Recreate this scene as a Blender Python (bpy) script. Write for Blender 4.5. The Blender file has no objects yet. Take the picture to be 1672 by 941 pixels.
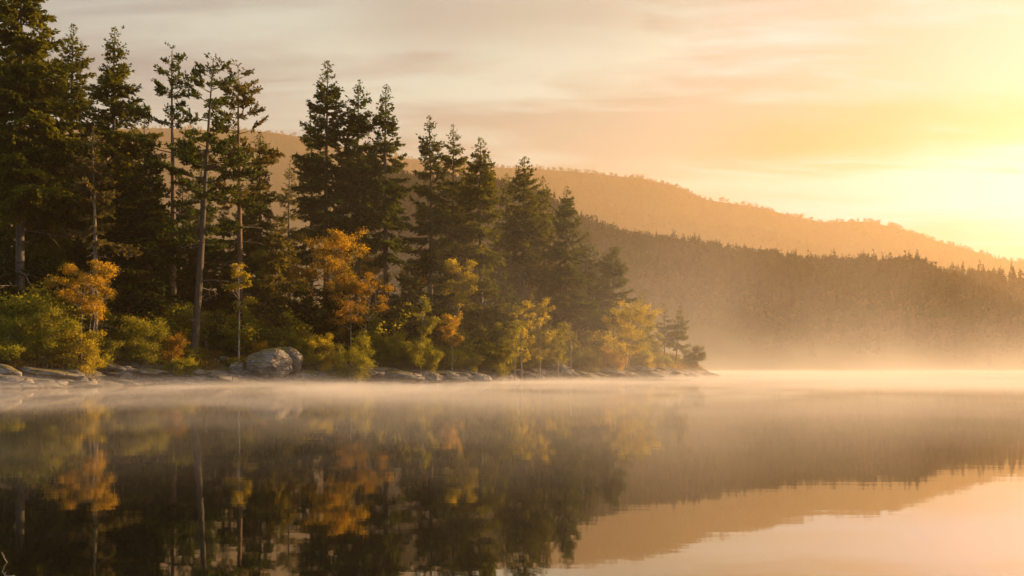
import bpy, math, random
import numpy as np
from mathutils import Vector, noise as mnoise

# ------------------------------------------------------------------ basics
scene = bpy.context.scene
COL = scene.collection
PX0, YH, F, CAMH = 836.0, 600.0, 1625.0, 1.45      # photo centre column, horizon row, focal length in photo pixels, eye height
R = math.radians
SUN_AZ, SUN_EL = R(56.0), R(12.5)                  # to the right of the view axis, above the horizon
SUN_DIR = Vector((math.sin(SUN_AZ) * math.cos(SUN_EL), math.cos(SUN_AZ) * math.cos(SUN_EL), math.sin(SUN_EL)))

# ------------------------------------------------------------------ numpy noise
def _hash(ix, iy, seed):
    h = (ix.astype(np.int64) * 374761393 + iy.astype(np.int64) * 668265263 + seed * 974711) & 0xffffffff
    h = ((h ^ (h >> 13)) * 1274126177) & 0xffffffff
    h = h ^ (h >> 16)
    return (h & 0xffff) / 65535.0

def vnoise(x, y, seed=0):
    ix, iy = np.floor(x), np.floor(y)
    fx, fy = x - ix, y - iy
    fx = fx * fx * fx * (fx * (fx * 6 - 15) + 10)
    fy = fy * fy * fy * (fy * (fy * 6 - 15) + 10)
    a, b = _hash(ix, iy, seed), _hash(ix + 1, iy, seed)
    c, d = _hash(ix, iy + 1, seed), _hash(ix + 1, iy + 1, seed)
    return (a * (1 - fx) + b * fx) * (1 - fy) + (c * (1 - fx) + d * fx) * fy

def fbm(x, y, seed=0, octaves=4):
    s, amp, tot = 0, 1.0, 0
    for o in range(octaves):
        s = s + amp * vnoise(x * 2 ** o, y * 2 ** o, seed + o * 17)
        tot += amp
        amp *= .5
    return s / tot

def sstep(a, b, x):
    t = np.clip((x - a) / (b - a), 0, 1)
    return t * t * (3 - 2 * t)

UP = np.array([0, 0, 1.])
def unit(v): return v / (np.linalg.norm(v, axis=-1, keepdims=True) + 1e-9)

# ------------------------------------------------------------------ mesh building
class MB:
    """collects quads and triangles with a colour per vertex, builds ONE mesh"""
    def __init__(self):
        self.v, self.c, self.q, self.t, self.n = [], [], [], [], 0
        self.nr = []
    def add(self, verts, quads=None, tris=None, col=(1, 1, 1)):
        verts = np.asarray(verts, float).reshape(-1, 3)
        col = np.asarray(col, float)
        if col.ndim == 1:
            col = np.tile(col, (len(verts), 1))
        self.v.append(verts); self.c.append(col)
        if quads is not None and len(quads): self.q.append(np.asarray(quads, np.int64).reshape(-1, 4) + self.n)
        if tris is not None and len(tris): self.t.append(np.asarray(tris, np.int64).reshape(-1, 3) + self.n)
        self.n += len(verts)
    def blades(self, B, D, S, l, w, col, mid=.5):
        """rhombic blades: base B, unit direction D, unit side S, length, width"""
        n = len(B)
        if n == 0: return
        l = np.broadcast_to(l, (n,))[:, None]; w = np.broadcast_to(w, (n,))[:, None]
        M = B + D * l * mid
        V = np.stack([B, M + S * w * .5, B + D * l, M - S * w * .5], 1).reshape(-1, 3)
        Q = np.arange(n * 4).reshape(n, 4)
        self.add(V, Q, None, np.repeat(col, 4, 0))
    def tube(self, pts, rad, sides=6, col=(1, 1, 1)):
        pts = np.asarray(pts, float); n = len(pts); rad = np.broadcast_to(rad, (n,))
        T = np.gradient(pts, axis=0); T /= np.linalg.norm(T, axis=1)[:, None] + 1e-9
        ref = np.array([0, 0, 1.]) if abs(T[0][2]) < .9 else np.array([1., 0, 0])
        U = np.cross(T, ref); U /= np.linalg.norm(U, axis=1)[:, None] + 1e-9
        W = np.cross(T, U)
        a = np.linspace(0, 2 * np.pi, sides, endpoint=False)
        V = pts[:, None] + rad[:, None, None] * (np.cos(a)[None, :, None] * U[:, None] + np.sin(a)[None, :, None] * W[:, None])
        i = np.arange(n - 1)[:, None] * sides; j = np.arange(sides)[None]
        k = (j + 1) % sides
        Q = np.stack([i + j, i + k, i + sides + k, i + sides + j], -1).reshape(-1, 4)
        self.add(V.reshape(-1, 3), Q, [[(n - 1) * sides, (n - 1) * sides + x, (n - 1) * sides + x + 1] for x in range(1, sides - 1)], col)
    def mesh(self, name, mat, smooth=False):
        me = bpy.data.meshes.new(name)
        V = np.concatenate(self.v) if self.v else np.zeros((0, 3))
        Q = np.concatenate(self.q) if self.q else np.zeros((0, 4), np.int64)
        T = np.concatenate(self.t) if self.t else np.zeros((0, 3), np.int64)
        me.vertices.add(len(V)); me.vertices.foreach_set('co', V.astype(np.float32).ravel())
        loops = np.concatenate([Q.ravel(), T.ravel()]).astype(np.int32)
        me.loops.add(len(loops)); me.loops.foreach_set('vertex_index', loops)
        me.polygons.add(len(Q) + len(T))
        start = np.concatenate([np.arange(len(Q)) * 4, len(Q) * 4 + np.arange(len(T)) * 3]).astype(np.int32)
        me.polygons.foreach_set('loop_start', start)
        if smooth: me.polygons.foreach_set('use_smooth', np.ones(len(Q) + len(T), bool))
        C = np.concatenate(self.c); C = np.concatenate([C, np.ones((len(C), 1))], 1).astype(np.float32)
        at = me.attributes.new('col', 'FLOAT_COLOR', 'POINT'); at.data.foreach_set('color', C.ravel())
        if self.nr:
            an = me.attributes.new('crown_normal', 'FLOAT_VECTOR', 'POINT'); an.data.foreach_set('vector', np.concatenate(self.nr).astype(np.float32).ravel())
        me.update(calc_edges=True); me.validate()
        if mat: me.materials.append(mat)
        return me
    def build(self, name, mat, parent=None, smooth=False):
        return link(name, self.mesh(name, mat, smooth), parent)

def link(name, data, parent=None):
    o = bpy.data.objects.new(name, data); COL.objects.link(o)
    if parent: o.parent = parent
    return o

def tag(o, label=None, cat=None, group=None, kind=None):
    for k, v in (('label', label), ('category', cat), ('group', group), ('kind', kind)):
        if v: o[k] = v
    return o

def grid_mesh(X, Y, Z, mb=None, col=(1, 1, 1)):
    mb = mb or MB()
    n, m = X.shape
    idx = np.arange(n * m).reshape(n, m)
    Q = np.stack([idx[:-1, :-1], idx[:-1, 1:], idx[1:, 1:], idx[1:, :-1]], -1).reshape(-1, 4)
    mb.add(np.stack([X, Y, Z], -1).reshape(-1, 3), Q, None, col)
    return mb

# ------------------------------------------------------------------ materials
class NT:
    def __init__(self, tree): self.t = tree; tree.nodes.clear()
    def n(self, typ, ins=None, **props):
        nd = self.t.nodes.new(typ)
        for k, v in props.items(): setattr(nd, k, v)
        for k, v in (ins or {}).items():
            s = nd.inputs[k]
            if hasattr(v, 'is_output') or isinstance(v, bpy.types.NodeSocket): self.t.links.new(v, s)
            else: s.default_value = v
        return nd
    def l(self, a, b): self.t.links.new(a, b)
    def math(self, op, a, b=0.0, c=0.0, clamp=False):
        return self.n('ShaderNodeMath', {0: a, 1: b, 2: c}, operation=op, use_clamp=clamp).outputs[0]
    def ramp(self, f, stops, interp='LINEAR'):
        nd = self.n('ShaderNodeValToRGB', {0: f}); cr = nd.color_ramp; cr.interpolation = interp
        while len(cr.elements) < len(stops): cr.elements.new(.5)
        for e, (p, c) in zip(cr.elements, stops):
            e.position = p; e.color = (*c, 1) if len(c) == 3 else c
        return nd.outputs[0]
    def mix(self, f, a, b, blend='MIX'):
        nd = self.n('ShaderNodeMix', data_type='RGBA', blend_type=blend)
        for s, v in ((nd.inputs[0], f), (nd.inputs[6], a), (nd.inputs[7], b)):
            if isinstance(v, bpy.types.NodeSocket): self.t.links.new(v, s)
            elif isinstance(v, (int, float)): s.default_value = v
            else: s.default_value = (*v, 1)
        return nd.outputs[2]

def new_mat(name):
    m = bpy.data.materials.new(name); m.use_nodes = True
    return m, NT(m.node_tree)

def leaf_mat(name, trans, sheen=.015):
    m, t = new_mat(name)
    col = t.n('ShaderNodeAttribute', attribute_name='col').outputs['Color']
    d = t.n('ShaderNodeBsdfDiffuse', {'Color': col})
    tr = t.n('ShaderNodeBsdfTranslucent', {'Color': t.mix(1.0, col, (1.9, 1.6, .6), 'MULTIPLY')})
    a = t.n('ShaderNodeMixShader', {0: trans, 1: d.outputs[0], 2: tr.outputs[0]})
    g = t.n('ShaderNodeBsdfGlossy', {'Color': (.5, .5, .5, 1), 'Roughness': .45})
    b = t.n('ShaderNodeMixShader', {0: sheen, 1: a.outputs[0], 2: g.outputs[0]})
    t.l(b.outputs[0], t.n('ShaderNodeOutputMaterial').inputs[0])
    return m

NEEDLE = leaf_mat('conifer_needles', .42)
LEAF = leaf_mat('broad_leaves', .55)
def far_leaf_mat():
    m, t = new_mat('far_canopy')
    col = t.n('ShaderNodeAttribute', attribute_name='col').outputs['Color']
    cn = t.n('ShaderNodeAttribute', attribute_name='crown_normal').outputs['Vector']
    nn = t.n('ShaderNodeVectorMath', {0: t.n('ShaderNodeVectorMath', {0: t.n('ShaderNodeNewGeometry').outputs['Normal'], 3: .45}, operation='SCALE').outputs[0], 1: cn}, operation='ADD').outputs[0]
    nn = t.n('ShaderNodeVectorMath', {0: nn}, operation='NORMALIZE').outputs[0]
    d = t.n('ShaderNodeBsdfDiffuse', {'Color': col, 'Normal': nn})
    t.l(d.outputs[0], t.n('ShaderNodeOutputMaterial').inputs[0])
    return m
FARLEAF = far_leaf_mat()

def bark_mat():
    m, t = new_mat('bark')
    col = t.n('ShaderNodeAttribute', attribute_name='col').outputs['Color']
    tc = t.n('ShaderNodeTexCoord').outputs['Object']
    mp = t.n('ShaderNodeMapping', {0: tc, 3: (6, 6, 1.1)}).outputs[0]
    nz = t.n('ShaderNodeTexNoise', {'Vector': mp, 'Scale': 2.2, 'Detail': 6, 'Roughness': .7}).outputs[0]
    f = t.ramp(nz, [(.36, (.28, .27, .26)), (.52, (.95, .95, .95)), (.68, (1.5, 1.42, 1.3))])
    c = t.mix(1.0, col, f, 'MULTIPLY')
    bp = t.n('ShaderNodeBump', {'Height': nz, 'Strength': .8, 'Distance': .05}).outputs[0]
    p = t.n('ShaderNodeBsdfPrincipled', {'Base Color': c, 'Roughness': .9, 'Normal': bp})
    t.l(p.outputs[0], t.n('ShaderNodeOutputMaterial').inputs[0])
    return m
BARK = bark_mat()

def rock_mat():
    m, t = new_mat('grey_rock')
    geo = t.n('ShaderNodeNewGeometry')
    pos = geo.outputs['Position']
    n1 = t.n('ShaderNodeTexNoise', {'Vector': pos, 'Scale': .9, 'Detail': 8, 'Roughness': .65}).outputs[0]
    st = t.n('ShaderNodeMapping', {0: pos, 2: (.5, .35, .6), 3: (1, 1, 2.6)}).outputs[0]
    n2 = t.n('ShaderNodeTexNoise', {'Vector': st, 'Scale': 1.4, 'Detail': 7, 'Roughness': .7}).outputs[0]
    base = t.ramp(n2, [(.25, (.07, .066, .06)), (.45, (.18, .17, .16)), (.6, (.29, .275, .26)), (.8, (.42, .40, .38))])
    dark = t.ramp(n1, [(.35, (.45, .43, .4)), (.6, (1, 1, 1))])
    c = t.mix(1.0, base, dark, 'MULTIPLY')
    n3 = t.n('ShaderNodeTexNoise', {'Vector': pos, 'Scale': .8, 'Detail': 5, 'Roughness': .6, 'W': 3.0}, noise_dimensions='4D').outputs[0]
    up = t.n('ShaderNodeSeparateXYZ', {0: geo.outputs['Normal']}).outputs[2]
    z = t.n('ShaderNodeSeparateXYZ', {0: pos}).outputs[2]
    moss = t.math('MULTIPLY', t.ramp(n3, [(.44, (0, 0, 0)), (.53, (1, 1, 1))]), t.ramp(up, [(.35, (0, 0, 0)), (.75, (1, 1, 1))]))
    moss = t.math('MULTIPLY', moss, t.ramp(z, [(.5, (0, 0, 0)), (1.0, (1, 1, 1))]))
    c = t.mix(moss, c, (.16, .13, .025))
    wet = t.ramp(t.math('ADD', z, t.math('MULTIPLY', n1, .25)), [(.16, (.35, .32, .28)), (.3, (1, 1, 1))])   # the wet band at the waterline
    c = t.mix(1.0, c, wet, 'MULTIPLY')
    vo = t.n('ShaderNodeTexVoronoi', {'Vector': st, 'Scale': .55}, feature='DISTANCE_TO_EDGE').outputs[0]
    cr = t.ramp(vo, [(0.0, (0, 0, 0)), (.05, (1, 1, 1))])
    h = t.math('ADD', t.math('MULTIPLY', n2, .7), t.math('MULTIPLY', cr, .35))
    c = t.mix(1.0, c, t.ramp(vo, [(0.0, (.35, .33, .3)), (.025, (1, 1, 1))]), 'MULTIPLY')
    bp = t.n('ShaderNodeBump', {'Height': h, 'Strength': .9, 'Distance': .25}).outputs[0]
    p = t.n('ShaderNodeBsdfPrincipled', {'Base Color': c, 'Roughness': .8, 'Normal': bp})
    t.l(p.outputs[0], t.n('ShaderNodeOutputMaterial').inputs[0])
    return m, t
ROCK, _ = rock_mat()

def ground_mat():
    m, t = new_mat('forest_ground')
    pos = t.n('ShaderNodeNewGeometry').outputs['Position']
    z = t.n('ShaderNodeSeparateXYZ', {0: pos}).outputs[2]
    n1 = t.n('ShaderNodeTexNoise', {'Vector': pos, 'Scale': .35, 'Detail': 8, 'Roughness': .65}).outputs[0]
    n2 = t.n('ShaderNodeTexNoise', {'Vector': pos, 'Scale': 2.5, 'Detail': 6, 'Roughness': .7}).outputs[0]
    soil = t.ramp(n1, [(.35, (.035, .026, .012)), (.5, (.07, .055, .018)), (.65, (.10, .085, .02))])
    rock = t.ramp(n2, [(.3, (.08, .072, .062)), (.5, (.2, .185, .17)), (.7, (.34, .32, .3))])
    hz = t.math('ADD', z, t.math('MULTIPLY', n1, -1.6))
    f = t.ramp(hz, [(.0, (1, 1, 1)), (.35, (0, 0, 0))])
    c = t.mix(f, soil, rock)
    bp = t.n('ShaderNodeBump', {'Height': n2, 'Strength': .9, 'Distance': .3}).outputs[0]
    p = t.n('ShaderNodeBsdfPrincipled', {'Base Color': c, 'Roughness': .95, 'Normal': bp})
    t.l(p.outputs[0], t.n('ShaderNodeOutputMaterial').inputs[0])
    return m
GROUND = ground_mat()

def hill_mat():
    m, t = new_mat('wooded_hillside')
    pos = t.n('ShaderNodeNewGeometry').outputs['Position']
    n1 = t.n('ShaderNodeTexNoise', {'Vector': pos, 'Scale': .05, 'Detail': 8, 'Roughness': .7}).outputs[0]
    c = t.ramp(n1, [(.35, (.02, .024, .01)), (.65, (.06, .06, .02))])
    p = t.n('ShaderNodeBsdfDiffuse', {'Color': c})
    t.l(p.outputs[0], t.n('ShaderNodeOutputMaterial').inputs[0])
    return m
HILL = hill_mat()

def water_mat():
    m, t = new_mat('lake_water')
    pos = t.n('ShaderNodeNewGeometry').outputs['Position']
    mp = t.n('ShaderNodeMapping', {0: pos, 3: (.28, 1.0, 1)}).outputs[0]
    a = t.n('ShaderNodeTexNoise', {'Vector': mp, 'Scale': 1.3, 'Detail': 3, 'Roughness': .5}).outputs[0]
    mp2 = t.n('ShaderNodeMapping', {0: pos, 2: (0, 0, .15), 3: (.5, 1.0, 1)}).outputs[0]
    b = t.n('ShaderNodeTexNoise', {'Vector': mp2, 'Scale': 7.0, 'Detail': 2, 'Roughness': .5}).outputs[0]
    big = t.n('ShaderNodeTexNoise', {'Vector': pos, 'Scale': .05, 'Detail': 2}).outputs[0]
    h = t.math('ADD', a, t.math('MULTIPLY', b, t.math('MULTIPLY', big, .3)))
    bp = t.n('ShaderNodeBump', {'Height': h, 'Strength': 1.0, 'Distance': .0013}).outputs[0]
    fr = t.n('ShaderNodeFresnel', {'IOR': 1.9}).outputs[0]
    fr = t.math('ADD', t.math('MULTIPLY', fr, .75), .2, clamp=True)
    g = t.n('ShaderNodeBsdfGlossy', {'Color': (1, .98, .94, 1), 'Roughness': .026, 'Normal': bp})
    d = t.n('ShaderNodeBsdfDiffuse', {'Color': (.008, .009, .006, 1)})
    x = t.n('ShaderNodeMixShader', {0: fr, 1: d.outputs[0], 2: g.outputs[0]})
    t.l(x.outputs[0], t.n('ShaderNodeOutputMaterial').inputs[0])
    return m
WATER = water_mat()

def vol_mat(name, density, color, g):
    m, t = new_mat(name)
    v = t.n('ShaderNodeVolumePrincipled', {'Color': (*color, 1), 'Density': density, 'Anisotropy': g})
    v.inputs['Density Attribute'].default_value = ''
    t.l(v.outputs[0], t.n('ShaderNodeOutputMaterial').inputs['Volume'])
    m.cycles.homogeneous_volume = True if hasattr(m.cycles, 'homogeneous_volume') else None
    return m

# ------------------------------------------------------------------ where things stand
def WX(px, d): return (px - PX0) / F * d

SHORE_PX = [(-420, 63), (-160, 66), (0, 69), (90, 73), (170, 78), (280, 81), (380, 84), (500, 90), (600, 94), (690, 98), (770, 102), (870, 117),
            (940, 124), (1000, 131), (1060, 135), (1110, 139), (1140, 150), (1167, 165)]
POLY = [(WX(p, d), d) for p, d in SHORE_PX] + [(33, 172), (27, 184), (22, 215), (22, 300), (35, 420), (30, 520), (-420, 520), (-420, 90), (-160, 62)]
POLY = np.array(POLY, float)

def shore_dist(x, y):
    """signed distance to the land's edge, positive on land"""
    x, y = np.asarray(x, float), np.asarray(y, float)
    d2 = np.full(x.shape, 1e18); inside = np.zeros(x.shape, bool)
    n = len(POLY)
    for i in range(n):
        a, b = POLY[i], POLY[(i + 1) % n]
        e = b - a
        t = np.clip(((x - a[0]) * e[0] + (y - a[1]) * e[1]) / (e @ e), 0, 1)
        d2 = np.minimum(d2, (x - a[0] - t * e[0]) ** 2 + (y - a[1] - t * e[1]) ** 2)
        if a[1] != b[1]:
            c = ((a[1] > y) != (b[1] > y)) & (x < (b[0] - a[0]) * (y - a[1]) / (b[1] - a[1]) + a[0])
            inside ^= c
    return np.where(inside, 1, -1) * np.sqrt(d2)

def terrain(x, y):
    x, y = np.asarray(x, float), np.asarray(y, float)
    s = shore_dist(x, y) + (fbm(x * .22, y * .22, 5, 3) - .5) * 2.2
    z = np.where(s < 0, np.maximum(s * .35, -2),   .6 * sstep(0, 1.0, s) + .34 * np.minimum(s, 11) + .13 * np.clip(s - 11, 0, 120))
    z = z + (fbm(x * .35, y * .35, 9, 4) - .5) * 1.1 * sstep(0, 4, s) + (fbm(x * 1.1, y * 1.1, 19, 3) - .5) * .5 * sstep(-.5, 1, s)
    return z
def tz(x, y): return float(terrain(np.array([x]), np.array([y]))[0])

def spot(px, d, off=-.15):
    x = WX(px, d); return Vector((x, d, tz(x, d) + off))
def rise(ypx, d): return (YH - ypx) / F * d + CAMH

# ------------------------------------------------------------------ setting: water, land
X, Y = np.meshgrid(np.linspace(-3000, 3000, 25), np.linspace(-600, 3400, 17))
o = grid_mesh(X, Y, X * 0).build('lake_water', WATER)
tag(o, 'still dark lake water mirroring the trees and hills', 'lake', kind='structure')

X, Y = np.meshgrid(np.arange(-130, 62, .8), np.arange(56, 330, .8))
o = grid_mesh(X, Y, terrain(X, Y)).build('terrain', GROUND, smooth=True)
tag(o, 'wooded rocky bank rising from the lake shore', 'ground', kind='structure')

# ------------------------------------------------------------------ hills with their woods
def far_conifer(rng, n=70):
    t = rng.uniform(.04, 1, n) ** .9; a = rng.uniform(0, 2 * np.pi, n)
    r = ((1 - t) ** .85 * .24 + .015) * rng.uniform(.6, 1.25, n)
    D = unit(np.stack([np.cos(a), np.sin(a), rng.uniform(-.7, .15, n)], 1))
    S = unit(np.cross(D, rng.normal(size=(n, 3)) + UP))
    B = np.stack([a * 0, a * 0, t * .97 + .03], 1)
    return B, D, S, r * 1.1, r * .55 + .035

def far_broad(rng, n=84):
    p = rng.normal(size=(n, 3)); p /= np.linalg.norm(p, axis=1)[:, None]; p[:, 2] = p[:, 2] * 1.05
    lob = rng.normal(size=(5, 3)) * np.array([.17, .17, .13])
    B = p * rng.uniform(.2, .34, n)[:, None] + lob[rng.integers(0, 5, n)] + np.array([0, 0, .42])
    D = unit(p * .8 + rng.normal(size=(n, 3)) * .7)
    S = unit(np.cross(D, rng.normal(size=(n, 3))))
    return B - D * .08, D, S, rng.uniform(.12, .22, n), np.full(n, .14)

def woods(name, pos, hgt, kind, colr, label, seed):
    """a far wood that reads as one mass"""
    rng = np.random.default_rng(seed)
    T = {0: [far_conifer(rng) for _ in range(5)], 1: [far_broad(rng) for _ in range(6)]}
    mb = MB()
    for k in (0, 1):
        for v, tpl in enumerate(T[k]):
            sel = np.where((kind == k) & (np.arange(len(pos)) % len(T[k]) == v))[0]
            if not len(sel): continue
            B, D, S, l, w = tpl; n = len(B)
            a = rng.uniform(0, 2 * np.pi, len(sel)); ca, sa = np.cos(a), np.sin(a)
            h = hgt[sel]; wid = rng.uniform(.8, 1.25, len(sel))
            def rot(V, sc):
                x = V[None, :, 0] * ca[:, None] - V[None, :, 1] * sa[:, None]
                y = V[None, :, 0] * sa[:, None] + V[None, :, 1] * ca[:, None]
                z = np.repeat(V[None, :, 2], len(sel), 0)
                r = np.stack([x, y, z], -1)
                return r * np.stack([sc, sc, np.ones_like(sc)], -1)[:, None] if sc is not None else r
            P = rot(B, wid) * h[:, None, None] + pos[sel][:, None]
            NV = rot(unit(B * np.array([1, 1, .8]) - np.array([0, 0, .3]) + (D * .5 if k == 0 else 0) + np.array([0, 0, .25])), None)
            mb.nr.append(np.repeat(NV.reshape(-1, 3), 4, 0))
            c = np.repeat(colr[sel][:, None], n, 1) * rng.uniform(.88, 1.12, (len(sel), n, 1))
            mb.blades(P.reshape(-1, 3), rot(D, None).reshape(-1, 3), rot(S, None).reshape(-1, 3),
                      (l[None] * h[:, None]).ravel(), (w[None] * h[:, None]).ravel(), c.reshape(-1, 3))
    o = mb.build(name, FARLEAF)
    return tag(o, label, 'woods', kind='stuff')

def hill(name, ridge, dr, db, label, wlabel, wname, ntrees, tree_h, seed, autumn=.0, shape=.9, conif=.6, gully=14, ny=60, band=None):
    rp = np.array(ridge, float)
    drf = (lambda p: np.interp(p, [rp[0, 0], rp[-1, 0]], dr)) if isinstance(dr, tuple) else (lambda p: np.full(np.shape(p), float(dr)))
    def point(p, t):
        d_r = drf(p); zr = (YH - np.interp(p, rp[:, 0], rp[:, 1])) / F * d_r + CAMH - tree_h * .7
        Y = db + (d_r - db) * t
        X = (p - PX0) / F * Y
        z = zr * np.where(t <= 1, np.clip(t, 0, 1) ** shape, 1 - (np.clip(t, 1, 9) - 1) * .8)
        g = (fbm(X * .012, Y * .012, seed, 4) - .5) * 2
        z = z + g * gully * np.clip(4 * t * (1 - t), 0, 1) + (fbm(X * .02, Y * .006, seed + 3, 3) - .5) * gully * .25
        return X, Y, np.where(t < .02, -1.0, z)
    P, T = np.meshgrid(np.linspace(rp[0, 0], rp[-1, 0], 220), np.linspace(-.02, 1.35, ny))
    o = grid_mesh(*point(P, T)).build(name, HILL, smooth=True)
    tag(o, label, 'hill', kind='structure')
    rng = np.random.default_rng(seed)
    lo, hi = band or (.03, 1.0)
    # even over the ground: more points far off
    t = np.sqrt(rng.uniform(0, 1, ntrees)) * (hi - lo) + lo if band is None else rng.uniform(lo, hi, ntrees)
    nr = ntrees // 13
    t[:nr] = rng.uniform(.975, 1.02, nr)
    p = rng.uniform(rp[0, 0], rp[-1, 0], ntrees)
    X, Y, Z = point(p, t)
    patch = fbm(X * .02, Y * .02, seed + 40, 3)
    kind = (rng.uniform(0, 1, ntrees) > conif * (1.15 if band is None else 1) * np.where(t > .93, 1.25, sstep(.05, .5, t) * .9 + .25) + (patch - .5) * .8).astype(int)
    h = tree_h * rng.uniform(.5, 1.2, ntrees) * (.65 + .7 * fbm(X * .03, Y * .03, seed + 60, 3)) * (1 + .35 * (rng.uniform(0, 1, ntrees) > .9)) * np.where(kind == 1, .85, 1)
    dk = np.array([.014, .026, .008]); ol = np.array([.034, .042, .011]); au = np.array([.085, .062, .02])
    u = np.clip(.75 * fbm(X * .06, Y * .06, seed + 50, 2) * 1.6 - .3 + .25 * rng.uniform(0, 1, ntrees), 0, 1)[:, None]
    c = np.where(kind[:, None] == 0, dk * (.7 + .6 * u), ol * (.6 + .7 * u))
    am = (kind == 1) & (rng.uniform(0, 1, ntrees) < autumn * sstep(.75, .1, t) * sstep(.35, .55, patch) * 1.6)
    c[am] = (au * (.7 + .6 * u))[am]
    woods(wname, np.stack([X, Y, Z - .04 * h], 1), h, kind, c, wlabel, seed + 7)

hill('hill', [(560, 262), (680, 284), (811, 287), (900, 318), (950, 344), (1000, 364), (1060, 380), (1140, 393), (1200, 407), (1270, 412), (1330, 416), (1400, 417),
              (1440, 427), (1507, 430), (1560, 450), (1598, 466), (1672, 492), (1760, 520), (1900, 560), (2000, 580)],
     640, 385, 'dark wooded hillside across the lake', 'dense mixed trees covering the dark hillside across the lake', 'hillside_woods', 10000, 9.0, 101, autumn=.5, gully=26, conif=.4)
hill('wooded_hill', [(1380, 520), (1450, 470), (1500, 440), (1542, 433), (1618, 441), (1672, 449), (1760, 470), (1900, 490), (2200, 540)],
     860, 610, 'farther wooded slope behind the dark hillside', 'hazy trees on the farther slope', 'slope_woods', 2600, 12, 131, autumn=.3)
hill('mountain_spur', [(700, 330), (900, 330), (1100, 352), (1150, 362), (1239, 370), (1297, 387), (1382, 410), (1450, 440), (1560, 470)],
     2150, 1600, 'pale hazy spur below the mountain ridge', 'hazy trees along the spur', 'spur_woods', 2600, 12, 151, band=(.4, 1.0))
hill('mountain', [(-700, 206), (-200, 204), (100, 203), (250, 204), (380, 206), (440, 209), (480, 215), (560, 235), (690, 256), (815, 267), (880, 269), (950, 276), (1050, 286), (1110, 301), (1150, 320), (1230, 331),
                  (1290, 346), (1350, 358), (1420, 356), (1480, 371), (1560, 396), (1640, 420), (1700, 424), (1800, 430), (2000, 470), (2400, 520)],
     2450, 1600, 'long hazy mountain ridge glowing under the low sun', 'tiny hazy trees along the mountain ridge', 'ridge_woods', 10000, 12, 171, band=(.3, 1.0), gully=22, conif=.12)

# ------------------------------------------------------------------ trees

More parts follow.
